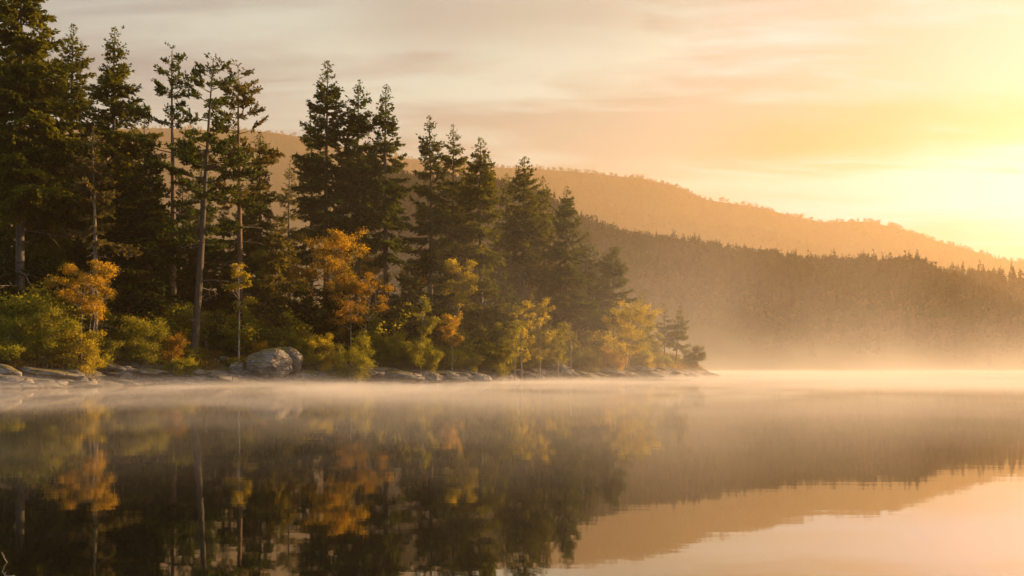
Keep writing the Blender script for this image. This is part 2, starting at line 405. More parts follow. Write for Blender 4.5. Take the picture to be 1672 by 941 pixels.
def conifer(H, zb, Rm, seed, style='spruce', lean=0.0, dens=1.0, pal=((.034, .048, .014), (.085, .085, .022)), bark=(.085, .068, .05), trunk_r=None, dead=0, gap=.0):
    """meshes (trunk with its limbs, crown of needle sprays) of one conifer, H tall, lowest green at zb, Rm the widest reach"""
    rng = np.random.default_rng(seed)
    tr = trunk_r or H / 80
    wob = rng.uniform(0, 6.28, 2)
    def axis(z):
        z = np.asarray(z, float); k = z / H
        return np.stack([lean * k + .12 * np.sin(k * 5 + wob[0]) * k, .12 * np.sin(k * 4 + wob[1]) * k, z], -1)
    wood, crown = MB(), MB()
    zz = np.concatenate([[-.6, 0, .25, .7], np.linspace(1.4, H * .985, 16)])
    kk = np.clip(zz / H, 0, 1)
    rr = tr * ((1 - kk) ** .85 + .03) * (1 + .5 * np.exp(-np.maximum(zz, 0) / .35))
    wood.tube(axis(zz), rr, 9, bark)
    pine = style == 'pine'
    span = H - zb
    nb = int(span / (.26 if not pine else .36) * {'spruce': 1.5, 'fir': 1.4, 'pine': 1.6}[style] * dens) + 14
    u = np.sort(rng.uniform(0, 1, nb)); u = 1 - (1 - u) ** 1.22
    if pine:                      # branches gathered in layers with air between
        lay = max(5, int(span / 1.25)); u = (np.round(u * lay) + rng.normal(0, .14, nb)) / lay; u = np.clip(u, 0, 1)
    if style == 'fir':
        lay = max(6, int(span / .85)); u = np.where(u > .82, u, np.clip(u * .7 + .3 * (np.round(u * lay) + rng.normal(0, .18, nb)) / lay, 0, 1))
    z = zb + span * np.clip(u, 0, .995)
    az = np.cumsum(np.full(nb, 2.4)) + rng.uniform(-.7, .7, nb)
    lob = 1 + (.26 * np.sin(az * 2 + u * 9 + rng.uniform(0, 6)) + .18 * np.sin(u * 23 + az)) * (.35 + .65 * (1 - u) if style != 'pine' else 1)
    if pine:
        prof = np.clip(1.03 - u, 0, 1) ** .6 * (.55 + .45 * sstep(0, .3, u))
    elif style == 'fir':
        prof = (1 - u) ** .74 * (.65 + .35 * sstep(0, .35, u)) + .012
    else:
        prof = (1 - u) ** .8 * (.85 + .15 * sstep(0, .2, u)) + .01
    L = Rm * 1.12 * prof * rng.uniform(.72, 1.16, nb) * lob
    if gap: L *= np.where(rng.uniform(0, 1, nb) < gap, rng.uniform(.2, .5, nb), 1)
    L = np.maximum(L, .10)
    # start slope and bend: upswept at the top, level then drooping below
    up0 = (.5 - .85 * (1 - u)) if not pine else .5 - .75 * (1 - u)
    up0 = up0 + rng.normal(0, .13, nb)
    bend = .2 + rng.normal(0, .09, nb) if not pine else .2 + rng.normal(0, .12, nb)
    A = axis(z); Dh = np.stack([np.cos(az), np.sin(az), az * 0], 1)
    swirl = rng.normal(0, .12, nb); Ph = np.stack([-np.sin(az), np.cos(az), az * 0], 1)
    def bp(i, s):
        s = np.asarray(s)[..., None]; L_ = L[i][..., None]
        return A[i] + Dh[i] * L_ * s + UP * L_ * (up0[i][..., None] * s + bend[i][..., None] * s * s * np.sign(1) - .1 * s) + Ph[i] * L_ * swirl[i][..., None] * s * s
    # limbs
    for i in range(nb):
        if L[i] < .5: continue
        s = np.linspace(0, .9, 4)
        wood.tube(bp(np.full(4, i), s), np.linspace(.016 * L[i] + .012, .006, 4), 3, np.array(bark) * .85)
    for k in range(dead):          # bare dead limbs under the crown
        zd = rng.uniform(.25 * zb, zb * 1.05); a = rng.uniform(0, 6.28); l = rng.uniform(.5, 1) * Rm * .75
        d = np.array([math.cos(a), math.sin(a), rng.uniform(-.25, .2)])
        p0 = axis(zd); pts = [p0 + d * l * q + UP * (-.12 * l * q * q) + rng.normal(0, .05, 3) * q for q in np.linspace(0, 1, 5)]
        wood.tube(np.array(pts), np.linspace(.035, .008, 5), 4, (.26, .22, .18))
        for _ in range(3):
            q = rng.integers(1, 4); e = unit(d + rng.normal(0, .7, 3)); wood.tube(np.array([pts[q], pts[q] + e * l * .2, pts[q] + e * l * .38 - UP * .05]), np.linspace(.018, .005, 3), 3, (.26, .22, .18))
    # side twigs along each limb
    I, Sx = [], []
    s0 = .42 if pine else .06
    if style == 'fir': up0 = up0 - .1; bend = bend + .12
    for i in range(nb):
        n = max(2, int(L[i] * (1 - s0) / (.17 if not pine else .2) * 2))
        I.append(np.full(n, i)); Sx.append(s0 + (1 - s0) * (np.arange(n) + rng.uniform(0, 1, n)) / n)
    I = np.concatenate(I); Sx = np.concatenate(Sx)
    side = np.where(rng.uniform(0, 1, len(I)) > .5, 1, -1)
    T = unit(bp(I, np.minimum(Sx + .05, 1.05)) - bp(I, Sx - .05))
    l2 = L[I] * (.4 if not pine else .34) * np.clip(1.08 - Sx, 0, 1) ** .7 * rng.uniform(.6, 1.2, len(I)) + (.2 if pine else .15) * np.minimum(1, L[I] * .9)
    ang = rng.uniform(.55, 1.1, len(I))[:, None]
    dz = (rng.normal(-.12, .18, len(I)) if not pine else rng.normal(.22, .25, len(I)))[:, None]
    d2 = unit(T * np.cos(ang) + Ph[I] * side[:, None] * np.sin(ang) + UP * dz)
    P2 = bp(I, Sx)
    # needle sprays along each twig
    step = .15 if not pine else .12
    m = np.maximum(1, (l2 / step).astype(int))
    J = np.repeat(np.arange(len(I)), m)
    q = (np.concatenate([np.arange(k) for k in m]) + rng.uniform(0, 1, len(J))) / m[J]
    droop = -.22 if not pine else .12
    per = 4
    J = np.repeat(J, per); q = np.repeat(q, per)
    B = P2[J] + d2[J] * (l2[J] * q)[:, None] + UP * (droop * l2[J] * q * q)[:, None]
    jit = rng.normal(0, .36 if not pine else .65, (len(J), 3)) + (np.array([0, 0, .25]) if pine else np.array([0, 0, -.1]))
    D = unit(d2[J] + jit)
    S = unit(np.cross(D, rng.normal(size=(len(J), 3)) * .55 + UP))
    small = .45 + .55 * np.minimum(1, L[I[J]] / 1.3)
    ln = rng.uniform(.22, .46, len(J)) * (1 if not pine else .8) * small
    wd = rng.uniform(.09, .19, len(J)) * small
    brt = rng.uniform(0, 1, nb)        # each limb its own age of needles
    tone = np.clip(.55 * brt[I[J]] + .45 * rng.uniform(0, 1, len(J)), 0, 1)[:, None]
    col = np.array(pal[0]) * (1 - tone) + np.array(pal[1]) * tone
    crown.blades(B, D, S, ln, wd, col)
    # leader
    n = 46; zt = H - .09 * H * rng.uniform(0, 1, n) ** 1.3; a = rng.uniform(0, 6.28, n)
    D = unit(np.stack([np.cos(a) * .7, np.sin(a) * .7, np.full(n, .8)], 1)); S = unit(np.cross(D, rng.normal(size=(n, 3))))
    crown.blades(axis(zt), D, S, .10 + .35 * (H - zt) / (.09 * H) * rng.uniform(.6, 1.2, n), .07, np.tile(pal[1], (n, 1)))
    return wood, crown

def clump_leaves(mb, rng, P, rad, n, pal, size, flat=.75):
    """leaves thrown round the points P"""
    k = rng.integers(0, len(P), n)
    off = rng.normal(size=(n, 3)) * rad * np.array([1, 1, flat])
    B = P[k] + off
    D = unit(rng.normal(size=(n, 3)) + np.array([0, 0, -.2])); S = unit(np.cross(D, rng.normal(size=(n, 3))))
    tk = rng.uniform(0, 1, len(P))
    tone = np.clip(.7 * tk[k] + .3 * rng.uniform(0, 1, n), 0, 1)[:, None]
    col = np.array(pal[0]) * (1 - tone) + np.array(pal[1]) * tone
    l = rng.uniform(.6, 1.3, n) * size
    mb.blades(B, D, S, l, l * .62, col)

GOLD = ((.10, .085, .012), (.46, .31, .03)); YELLOW = ((.10, .105, .014), (.42, .36, .035)); OLIVE = ((.075, .09, .013), (.27, .27, .028))
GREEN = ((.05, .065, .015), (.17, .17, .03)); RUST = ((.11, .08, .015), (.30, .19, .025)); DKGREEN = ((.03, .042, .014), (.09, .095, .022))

def broadleaf(H, zb, Rm, seed, pal=GOLD, lean=0.0, stems=1, bark=(.24, .2, .16), leaves=6000, size=.17, tufts=72):
    rng = np.random.default_rng(seed); wood, crown = MB(), MB()
    tips = []
    for s in range(stems):
        a0 = rng.uniform(0, 6.28); sp = 0 if stems == 1 else .25 * Rm
        top = np.array([lean + math.cos(a0) * sp * 1.6, math.sin(a0) * sp * 1.6, H * rng.uniform(.86, .96)])
        base = np.array([math.cos(a0) * sp * .25, math.sin(a0) * sp * .25, -.4])
        k = np.linspace(0, 1, 9)[:, None]
        ax = base + (top - base) * k + np.array([math.sin(a0), math.cos(a0), 0]) * .22 * np.sin(k * 4) * k
        wood.tube(ax, np.linspace(H / 85, .015, 9) / math.sqrt(stems), 7, bark)
        nl = max(6, int(18 / math.sqrt(stems)))
        for i in range(nl):
            f = zb / H + (1 - zb / H) * (i + rng.uniform(0, 1)) / nl * .96; f = min(f, .97)
            p0 = np.array([np.interp(f, k[:, 0], ax[:, j]) for j in range(3)])
            a = rng.uniform(0, 6.28); g = (f - zb / H) / (1 - zb / H)
            l = Rm * (math.sin(math.pi * min(.97, .22 + .68 * g)) ** .7) * rng.uniform(.6, 1.1)
            d = unit(np.array([math.cos(a), math.sin(a), rng.uniform(.25, .9)]))
            q = np.linspace(0, 1, 5)[:, None]
            pts = p0 + d * l * q + UP * l * .15 * q * q + rng.normal(0, .05 * l, (5, 3)) * q
            wood.tube(pts, np.linspace(H / 300 + .008, .006, 5), 4, bark)
            for r_ in range(3):
                j = rng.integers(1, 5); e = unit(d + rng.normal(0, .6, 3)); m = l * rng.uniform(.2, .45)
                wood.tube(np.array([pts[j], pts[j] + e * m * .5, pts[j] + e * m]), np.linspace(.012, .004, 3), 3, bark)
                tips += [pts[j] + e * m, pts[j] + e * m * .5]
            tips += [pts[4], pts[3]]
    P = np.array(tips)
    keep = rng.permutation(len(P))[:max(tufts, 12)]
    clump_leaves(crown, rng, P[keep], .06 * Rm + .09, int(leaves * 1.6), pal, size * .88, .6)
    return wood, crown

def shrub(H, Rm, seed, pal=OLIVE, leaves=5200, size=.13, stems=13):
    rng = np.random.default_rng(seed); wood, crown = MB(), MB(); tips = []
    for s in range(stems):
        a = s * 2.4 + rng.uniform(-.4, .4); out = Rm * math.sqrt((s + .5) / stems) * rng.uniform(.7, 1.05)
        top = np.array([math.cos(a) * out, math.sin(a) * out * .9, H * math.sqrt(max(.08, 1 - .8 * (out / Rm) ** 2)) * rng.uniform(.72, 1.05)])
        k = np.linspace(0, 1, 6)[:, None]
        pts = np.array([math.cos(a), math.sin(a), 0]) * .12 + top * np.concatenate([k ** 1.2, k ** 1.2, k ** .85], 1) + rng.normal(0, .05, (6, 3)) * k - UP * .25 * (1 - k)
        wood.tube(pts, np.linspace(.035, .006, 6), 4, (.15, .12, .09))
        for i in range(2, 6):
            for r_ in range(2):
                e = unit(rng.normal(0, 1, 3) + np.array([math.cos(a), math.sin(a), .5])); m = rng.uniform(.12, .3) * Rm
                wood.tube(np.array([pts[i], pts[i] + e * m]), np.array([.01, .004]), 3, (.15, .12, .09))
                tips.append(pts[i] + e * m)
        tips.append(pts[5])
    P = np.array(tips); P = P[P[:, 2] > .12 * H]
    P = P[rng.permutation(len(P))[:int(len(P) * .6)]]
    clump_leaves(crown, rng, P, .075 * Rm + .08, int(leaves * 1.9), pal, size * .92, .75)
    return wood, crown

NSEED = [1000]
def plant(name, pos, parts, label, cat, group, crown_mat, crown_name='crown', wood_name='trunk'):
    e = bpy.data.objects.new(name, None); COL.objects.link(e); e.location = pos; e.empty_display_size = .3
    tag(e, label, cat, group)
    parts[0].build(wood_name, BARK, e, smooth=True); parts[1].build(crown_name, crown_mat, e)
    return e

def seed():
    NSEED[0] += 1; return NSEED[0]

SP = ((.020, .040, .009), (.09, .115, .014)); SPW = ((.030, .045, .008), (.155, .165, .014)); PN = ((.022, .042, .011), (.085, .112, .017))  # SPW lightens the needles in place of stronger sunlight
OLV = ((.075, .078, .02), (.17, .15, .035)); DRY = ((.075, .07, .03), (.15, .13, .06)); DK = ((.013, .026, .007), (.042, .058, .011))  # DK darkens the needles in place of deeper shade
# (name, column of the top, row of the top, distance, half width px, row of the lowest green, style, extra, label)
TALL = 'tall conifers along the wooded shore'
CON = [
 ('spruce_tree', 33, -85, 80, 118, 330, 'spruce', dict(pal=SPW, dead=12, dens=1.3, bark=(.085, .075, .06)), 'tallest broad spruce at the frame edge with bare grey lower trunk'),
 ('spruce_tree', 118, 40, 92, 82, 455, 'spruce', dict(pal=SPW, dens=1.25), 'dense dark spruce just right of the tallest spruce'),
 ('spruce_tree', 188, 44, 90, 86, 470, 'spruce', dict(pal=SPW, dens=1.25), 'tall pointed spruce with a bird beside its tip'),
 ('spruce_tree', 155, 208, 79, 54, 400, 'spruce', dict(pal=DRY, dens=.6, gap=.3, bark=(.19, .165, .13), dead=6), 'thin faded brownish spruce with pale trunk in front of dark spruces'),
 ('spruce_tree', 237, 173, 106, 36, 420, 'spruce', dict(pal=SP), 'slim spruce behind, its tip between pointed spruce and bare pine'),
 ('spruce_tree', 244, 236, 87, 66, 500, 'spruce', dict(pal=DK, dens=1.3), 'bushy very dark spruce below the gap beside the bare pine'),
 ('pine_tree', 282, 78, 88, 58, 300, 'pine', dict(pal=PN, dead=12, gap=.2, bark=(.14, .085, .055)), 'lone bare-trunked pine with small layered top beside the sky gap'),
 ('pine_tree', 349, 97, 86, 74, 395, 'pine', dict(pal=PN, lean=1.75, dead=10, trunk_r=.36, bark=(.07, .055, .04)), 'thick-trunked leaning pine with layered branches'),
 ('pine_tree', 391, 108, 93, 66, 330, 'pine', dict(pal=((.05, .055, .016), (.14, .115, .025)), dead=8, gap=.1, bark=(.14, .09, .055)), 'pine with long sunlit branches reaching right into the sky gap'),
 ('spruce_tree', 425, 215, 104, 44, 430, 'spruce', dict(pal=SPW), 'hazy spruce half hidden behind the pine with sunlit branches'),
 ('fir_tree', 452, 352, 93, 44, 500, 'fir', dict(pal=OLV, dens=.9), 'low olive-green fir under the sky gap'),
 ('fir_tree', 472, 262, 124, 36, 480, 'fir', dict(pal=OLV, dens=.7), 'pale hazy fir standing behind in the sky gap'),
 ('fir_tree', 508, 180, 112, 44, 420, 'fir', dict(pal=PN, gap=.2), 'shorter fir tucked against the tallest fir of the middle trio'),
 ('fir_tree', 533, 99, 104, 62, 372, 'fir', dict(pal=PN, bark=(.11, .08, .055)), 'tallest fir of the middle trio with ragged open crown'),
 ('fir_tree', 584, 131, 106, 56, 415, 'fir', dict(pal=SP), 'middle fir of the trio, its crown touching the tallest fir'),
 ('fir_tree', 630, 138, 106, 50, 420, 'fir', dict(pal=PN, bark=(.1, .075, .05)), 'right fir of the middle trio, standing clear beside the hazy gap'),
 ('fir_tree', 703, 189, 112, 46, 440, 'fir', dict(pal=SP), 'narrow dark fir, first right of the hazy gap'),
 ('fir_tree', 739, 204, 117, 44, 450, 'fir', dict(pal=SPW), 'fir with tip just behind the narrow dark fir'),
 ('fir_tree', 785, 226, 114, 55, 430, 'fir', dict(pal=SPW, dens=1.1), 'broad hazy fir standing left of the mountain crest'),
 ('fir_tree', 826, 284, 140, 26, 430, 'fir', dict(pal=SPW), 'small distant fir tip between two bigger firs'),
 ('fir_tree', 855, 257, 124, 54, 460, 'fir', dict(pal=SPW, dens=1.1), 'wide fir whose tip just reaches the mountain crest'),
 ('fir_tree', 888, 288, 131, 36, 470, 'fir', dict(pal=SPW), 'slim fir crowded against the wide fir'),
 ('spruce_tree', 925, 304, 128, 48, 520, 'spruce', dict(pal=SP, dens=1.1), 'dark pointed spruce standing tallest before the slope of far woods'),
 ('spruce_tree', 957, 373, 134, 30, 530, 'spruce', dict(pal=SP), 'small dark spruce just right of the dark pointed spruce'),
 ('spruce_tree', 972, 398, 138, 30, 530, 'spruce', dict(pal=SP), 'second small spruce in the descending dark row'),
 ('spruce_tree', 986, 412, 141, 26, 530, 'spruce', dict(pal=SP), 'third small spruce nearly hidden in the descending row'),
 ('spruce_tree', 1001, 402, 137, 42, 520, 'fir', dict(pal=SP, dens=1.1), 'last big spruce of the descending row with wide drooping branches'),
 ('spruce_tree', 1048, 477, 146, 22, 560, 'spruce', dict(pal=SPW), 'small pointed spruce behind the round golden tree'),
 ('pine_tree', 1085, 497, 150, 17, 563, 'spruce', dict(pal=SPW, dens=1.2), 'left of two little pines near the point'),
 ('pine_tree', 1111, 501, 151, 20, 562, 'spruce', dict(pal=SPW, lean=.75, dens=1.2, bark=(.08, .06, .045)), 'right of two little pines near the point, slightly leaning'),
 # younger trees under and before the tall ones
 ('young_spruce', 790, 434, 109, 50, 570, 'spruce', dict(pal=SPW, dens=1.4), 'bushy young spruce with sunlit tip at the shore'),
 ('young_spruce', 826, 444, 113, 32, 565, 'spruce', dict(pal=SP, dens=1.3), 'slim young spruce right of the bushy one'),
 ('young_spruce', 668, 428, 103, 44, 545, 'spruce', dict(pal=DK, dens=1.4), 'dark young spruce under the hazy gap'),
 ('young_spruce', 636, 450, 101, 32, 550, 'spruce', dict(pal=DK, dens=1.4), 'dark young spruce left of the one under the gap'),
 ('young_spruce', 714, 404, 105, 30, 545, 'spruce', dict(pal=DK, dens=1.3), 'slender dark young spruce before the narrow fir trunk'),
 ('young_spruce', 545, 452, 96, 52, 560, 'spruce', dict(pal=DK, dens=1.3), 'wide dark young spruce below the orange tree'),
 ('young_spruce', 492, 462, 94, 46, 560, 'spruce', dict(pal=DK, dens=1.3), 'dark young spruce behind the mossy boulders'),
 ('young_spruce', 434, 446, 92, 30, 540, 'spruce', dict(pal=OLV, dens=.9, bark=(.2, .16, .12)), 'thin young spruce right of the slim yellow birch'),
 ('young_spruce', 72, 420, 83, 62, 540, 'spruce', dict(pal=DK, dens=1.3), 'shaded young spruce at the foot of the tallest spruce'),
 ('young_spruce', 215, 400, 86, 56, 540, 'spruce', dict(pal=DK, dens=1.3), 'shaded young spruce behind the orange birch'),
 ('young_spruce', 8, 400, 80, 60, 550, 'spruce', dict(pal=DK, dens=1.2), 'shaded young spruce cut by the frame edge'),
 ('young_spruce', 868, 478, 118, 20, 570, 'spruce', dict(pal=SPW), 'little hazy spruce between the yellow shore birches'),
]
for name, px, ytop, d, half, ylow, style, ex, label in CON:
    lean = ex.pop('lean', 0)
    bx = px - lean / d * F
    pos = spot(bx, d)
    H = rise(ytop, d) - pos.z; zb = max(.4, rise(ylow, d) - pos.z)
    cat = {'pine': 'pine tree', 'fir': 'fir tree'}.get(name.split('_')[0], 'spruce tree')
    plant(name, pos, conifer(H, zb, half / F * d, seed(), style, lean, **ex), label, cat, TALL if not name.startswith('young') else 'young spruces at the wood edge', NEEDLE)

# shaded trees deeper in the wood: nothing tells them apart
rng = random.Random(5)
protos = []
FILL = [(-40, 60, 96), (70, 130, 104), (15, 210, 92), (95, 250, 98), (160, 190, 108), (210, 260, 101), (255, 300, 110), (300, 290, 104), (330, 250, 112),
        (365, 320, 103), (405, 300, 110), (130, 330, 90), (190, 330, 96), (60, 300, 92), (275, 350, 98), (320, 370, 99), (375, 390, 97), (430, 400, 104), (560, 330, 124), (600, 360, 120), (760, 340, 130),
        (815, 370, 128), (880, 400, 138), (905, 420, 136), (940, 440, 140), (500, 390, 118), (720, 350, 126), (845, 400, 132), (965, 470, 142), (1020, 500, 148)]
for i in range(6):
    w, c = conifer(20, 1.6, 3.0 + .25 * i, 700 + i, 'spruce' if i % 2 else 'fir', dens=1.0, pal=SP if i < 4 else OLV)
    protos.append((w.mesh('trunk', BARK, True), c.mesh('crown', NEEDLE)))
for i, (px, yt, d) in enumerate(FILL):
    pos = spot(px, d); H = rise(yt, d) - pos.z
    e = bpy.data.objects.new('spruce_tree', None); COL.objects.link(e); e.location = pos
    s = H / 20; e.scale = (s ** .8, s ** .8, s); e.rotation_euler.z = rng.uniform(0, 6.28)
    tag(e, 'dark conifer deep in the wood, mostly hidden behind the front trees', 'spruce tree', 'conifers deep in the wood')
    w, c = protos[i % 4 if px < 730 else 4 + i % 2]
    link('trunk', w, e); link('crown', c, e)

# ------------------------------------------------------------------ broadleaf trees
# (name, column, row of top, distance, half width, row of lowest leaves, options, label)
AUT = 'autumn trees along the wooded shore'
BRO = [
 ('birch_tree', 147, 428, 77, 50, 508, dict(pal=GOLD, stems=3, lean=.6, leaves=6500), 'orange birch with thin slanting stems above the left bushes'),
 ('birch_tree', 390, 423, 87.5, 22, 505, dict(pal=YELLOW, leaves=1900, tufts=26, bark=(.3, .26, .21)), 'slim pale-trunked birch with a small yellow top'),
 ('maple_tree', 535, 382, 100, 62, 470, dict(pal=GOLD, stems=2, leaves=9000, tufts=110), 'big orange tree glowing under the middle fir trio'),
 ('birch_tree', 480, 430, 99, 34, 490, dict(pal=GOLD, leaves=3200), 'small orange tree left of the big orange tree'),
 ('maple_tree', 592, 448, 95, 46, 530, dict(pal=RUST, stems=2, lean=.9, leaves=6500, bark=(.3, .24, .18)), 'rusty leaning tree with pale bent stem above the shore bush'),
 ('birch_tree', 692, 474, 98, 22, 550, dict(pal=OLIVE, leaves=2800, bark=(.34, .28, .21), lean=.3), 'slender yellow-green birch before the dark young spruces'),
 ('maple_tree', 752, 424, 107, 42, 500, dict(pal=YELLOW, leaves=6000, lean=.7), 'bright yellow tree with rounded top and tilted trunk'),
 ('birch_tree', 738, 508, 101, 24, 560, dict(pal=GOLD, leaves=2400, bark=(.28, .22, .16)), 'small orange-topped birch under the bright yellow tree'),
 ('maple_tree', 680, 418, 114, 34, 470, dict(pal=GOLD, leaves=3600), 'gold tree top glowing in the hazy gap'),
 ('maple_tree', 612, 412, 113, 26, 470, dict(pal=GOLD, leaves=2600), 'gold tree glimpsed between trunks of the fir trio'),
 ('birch_tree', 852, 484, 109, 24, 585, dict(pal=YELLOW, leaves=3200), 'yellow birch leaning on the slim young spruce'),
 ('birch_tree', 881, 488, 112, 26, 585, dict(pal=YELLOW, leaves=3400, bark=(.3, .24, .18)), 'tall yellow birch, second of three beside the young spruces'),
 ('birch_tree', 912, 512, 115, 21, 588, dict(pal=OLIVE, leaves=2400), 'smallest of three yellow birches beside the young spruces'),
 ('maple_tree', 1019, 489, 128, 46, 578, dict(pal=YELLOW, stems=2, leaves=9000, size=.17, tufts=100), 'round golden tree below the descending dark spruces'),
 ('maple_tree', 448, 402, 97, 36, 480, dict(pal=OLIVE, leaves=4200), 'olive tree behind the slim pale birch'),
 ('alder_tree', 1056, 528, 142, 22, 580, dict(pal=OLIVE, leaves=4200, size=.19), 'olive rounded tree right of the round golden tree'),
 ('alder_tree', 840, 520, 106, 28, 580, dict(pal=OLIVE, leaves=3600), 'olive tree at the foot of the slim young spruce'),
]
for name, px, yt, d, half, yl, ex, label in BRO:
    lean = ex.pop('lean', 0)
    pos = spot(px - lean / d * F, d); H = rise(yt, d) - pos.z; zb = max(.3, rise(yl, d) - pos.z)
    plant(name, pos, broadleaf(H, zb, half / F * d, seed(), lean=lean, **ex), label, name.replace('_', ' '), AUT, LEAF)

# ------------------------------------------------------------------ shrubs (column, row of top, distance, half width, row of foot, palette, label)
SHR = [
 (70, 500, 74.5, 52, 610, OLIVE, 'large yellow-green bush rising above the left boulder'),
 (134, 532, 75.5, 34, 605, YELLOW, 'yellow bush leaning right of the large yellow-green bush'),
 (172, 545, 79, 26, 600, OLIVE, 'small olive bush under the orange birch'),
 (232, 518, 81.5, 48, 605, OLIVE, 'wide green and yellow bush with a bare stem below'),
 (278, 545, 83, 26, 600, RUST, 'orange-tinged bush at the right side of the wide bush'),
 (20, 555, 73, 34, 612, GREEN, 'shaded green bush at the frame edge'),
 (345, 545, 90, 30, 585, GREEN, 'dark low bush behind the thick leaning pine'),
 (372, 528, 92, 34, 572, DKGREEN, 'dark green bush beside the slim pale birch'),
 (298, 590, 82.5, 26, 618, OLIVE, 'low straggly bush above the left rock shelf'),
 (424, 552, 89.5, 18, 578, GOLD, 'small orange bush above the mossy boulders'),
 (480, 544, 91, 24, 580, OLIVE, 'yellow bush on top of the mossy boulders'),
 (524, 545, 91, 26, 592, YELLOW, 'pointed yellow bush right of the mossy boulders'),
 (577, 557, 91, 37, 608, OLIVE, 'rounded olive bush on the rock shelf with sunlit rim'),
 (612, 545, 97, 34, 592, OLIVE, 'green bush behind the rounded olive bush'),
 (645, 548, 97.5, 32, 600, OLIVE, 'upright bush left of the sunlit shore bush'),
 (668, 553, 97.5, 36, 606, OLIVE, 'broad sunlit bush over the sloping rock slab'),
 (698, 572, 99, 24, 608, OLIVE, 'rusty small bush right of the broad sunlit bush'),
 (735, 570, 102.5, 30, 611, OLIVE, 'low hazy bush under the small orange-topped birch'),
 (765, 575, 104, 24, 611, OLIVE, 'dull green bush at the foot of the bushy young spruce'),
 (812, 575, 107.5, 32, 611, OLIVE, 'low bush beneath the bushy young spruce'),
 (868, 575, 119, 26, 603, OLIVE, 'hazy low bush above the slanting slabs'),
 (905, 576, 120.5, 24, 603, OLIVE, 'hazy green bush under the three yellow birches'),
 (958, 572, 127, 28, 601, OLIVE, 'round olive bush right of the bare pale stumps'),
 (1003, 568, 131, 28, 602, GOLD, 'orange-lit low bush under the round golden tree'),
 (1042, 580, 137, 26, 606, YELLOW, 'yellow bush near the dark shore rock'),
 (1075, 584, 142, 22, 606, OLIVE, 'flat olive bush left of the little pines'),
 (1094, 578, 153, 20, 602, GREEN, 'green bush at the foot of two little pines'),
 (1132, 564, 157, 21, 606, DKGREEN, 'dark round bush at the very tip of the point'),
]
for px, yt, d, half, yf, pal, label in SHR:
    x = WX(px, d); zg = min(tz(x, d), rise(yf, d) + .3)
    H = max(.8, rise(yt, d) - zg)
    nl = int(3400 + 900 * (half / F * d) ** 2)
    plant('shrub', Vector((x, d, zg - .05)), shrub(H, half / F * d, seed(), pal, leaves=min(nl, 9000)), label, 'bush', 'bushes along the shore', LEAF, wood_name='woody_base', crown_name='foliage')

# bushes that nothing tells apart: the shaded undergrowth, and the low fringe at the water
bp_ = []
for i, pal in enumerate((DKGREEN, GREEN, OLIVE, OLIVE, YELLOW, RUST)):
    w, c = shrub(2.0, 1.5, 900 + i, pal, leaves=4200, size=.14); bp_.append((w.mesh('woody_base', BARK, True), c.mesh('foliage', LEAF)))
def fringe(n, d0, d1, h0, h1, kinds, label, group, sd, wide):
    rng = random.Random(sd)
    for i in range(n):
        px = -20 + 1060 * (i + rng.random()) / n
        d = float(np.interp(px, [p for p, _ in SHORE_PX], [q for _, q in SHORE_PX])) + rng.uniform(d0, d1)
        x = WX(px, d); e = bpy.data.objects.new('shrub', None); COL.objects.link(e); e.location = (x, d, tz(x, d) - .1)
        h = rng.uniform(h0, h1) / 2; e.scale = (h * wide, h * wide, h); e.rotation_euler.z = rng.uniform(0, 6.28)
        tag(e, label, 'bush', group); w, c = bp_[rng.choice(kinds)]
        link('woody_base', w, e); link('foliage', c, e)
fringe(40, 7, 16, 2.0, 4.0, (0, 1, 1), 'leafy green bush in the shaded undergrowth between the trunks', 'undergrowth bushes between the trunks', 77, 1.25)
fringe(60, 4.5, 12, 1.8, 4.8, (2, 3, 3, 4), 'olive and gold bush in the sunlit layer below the conifers', 'olive and gold bushes below the conifers', 79, 1.15)
fringe(36, 2.6, 5.5, .8, 1.6, (1, 3, 2, 5, 4), 'low bush crowding the bank just above the shore rocks', 'low bushes above the shore rocks', 78, 1.5)

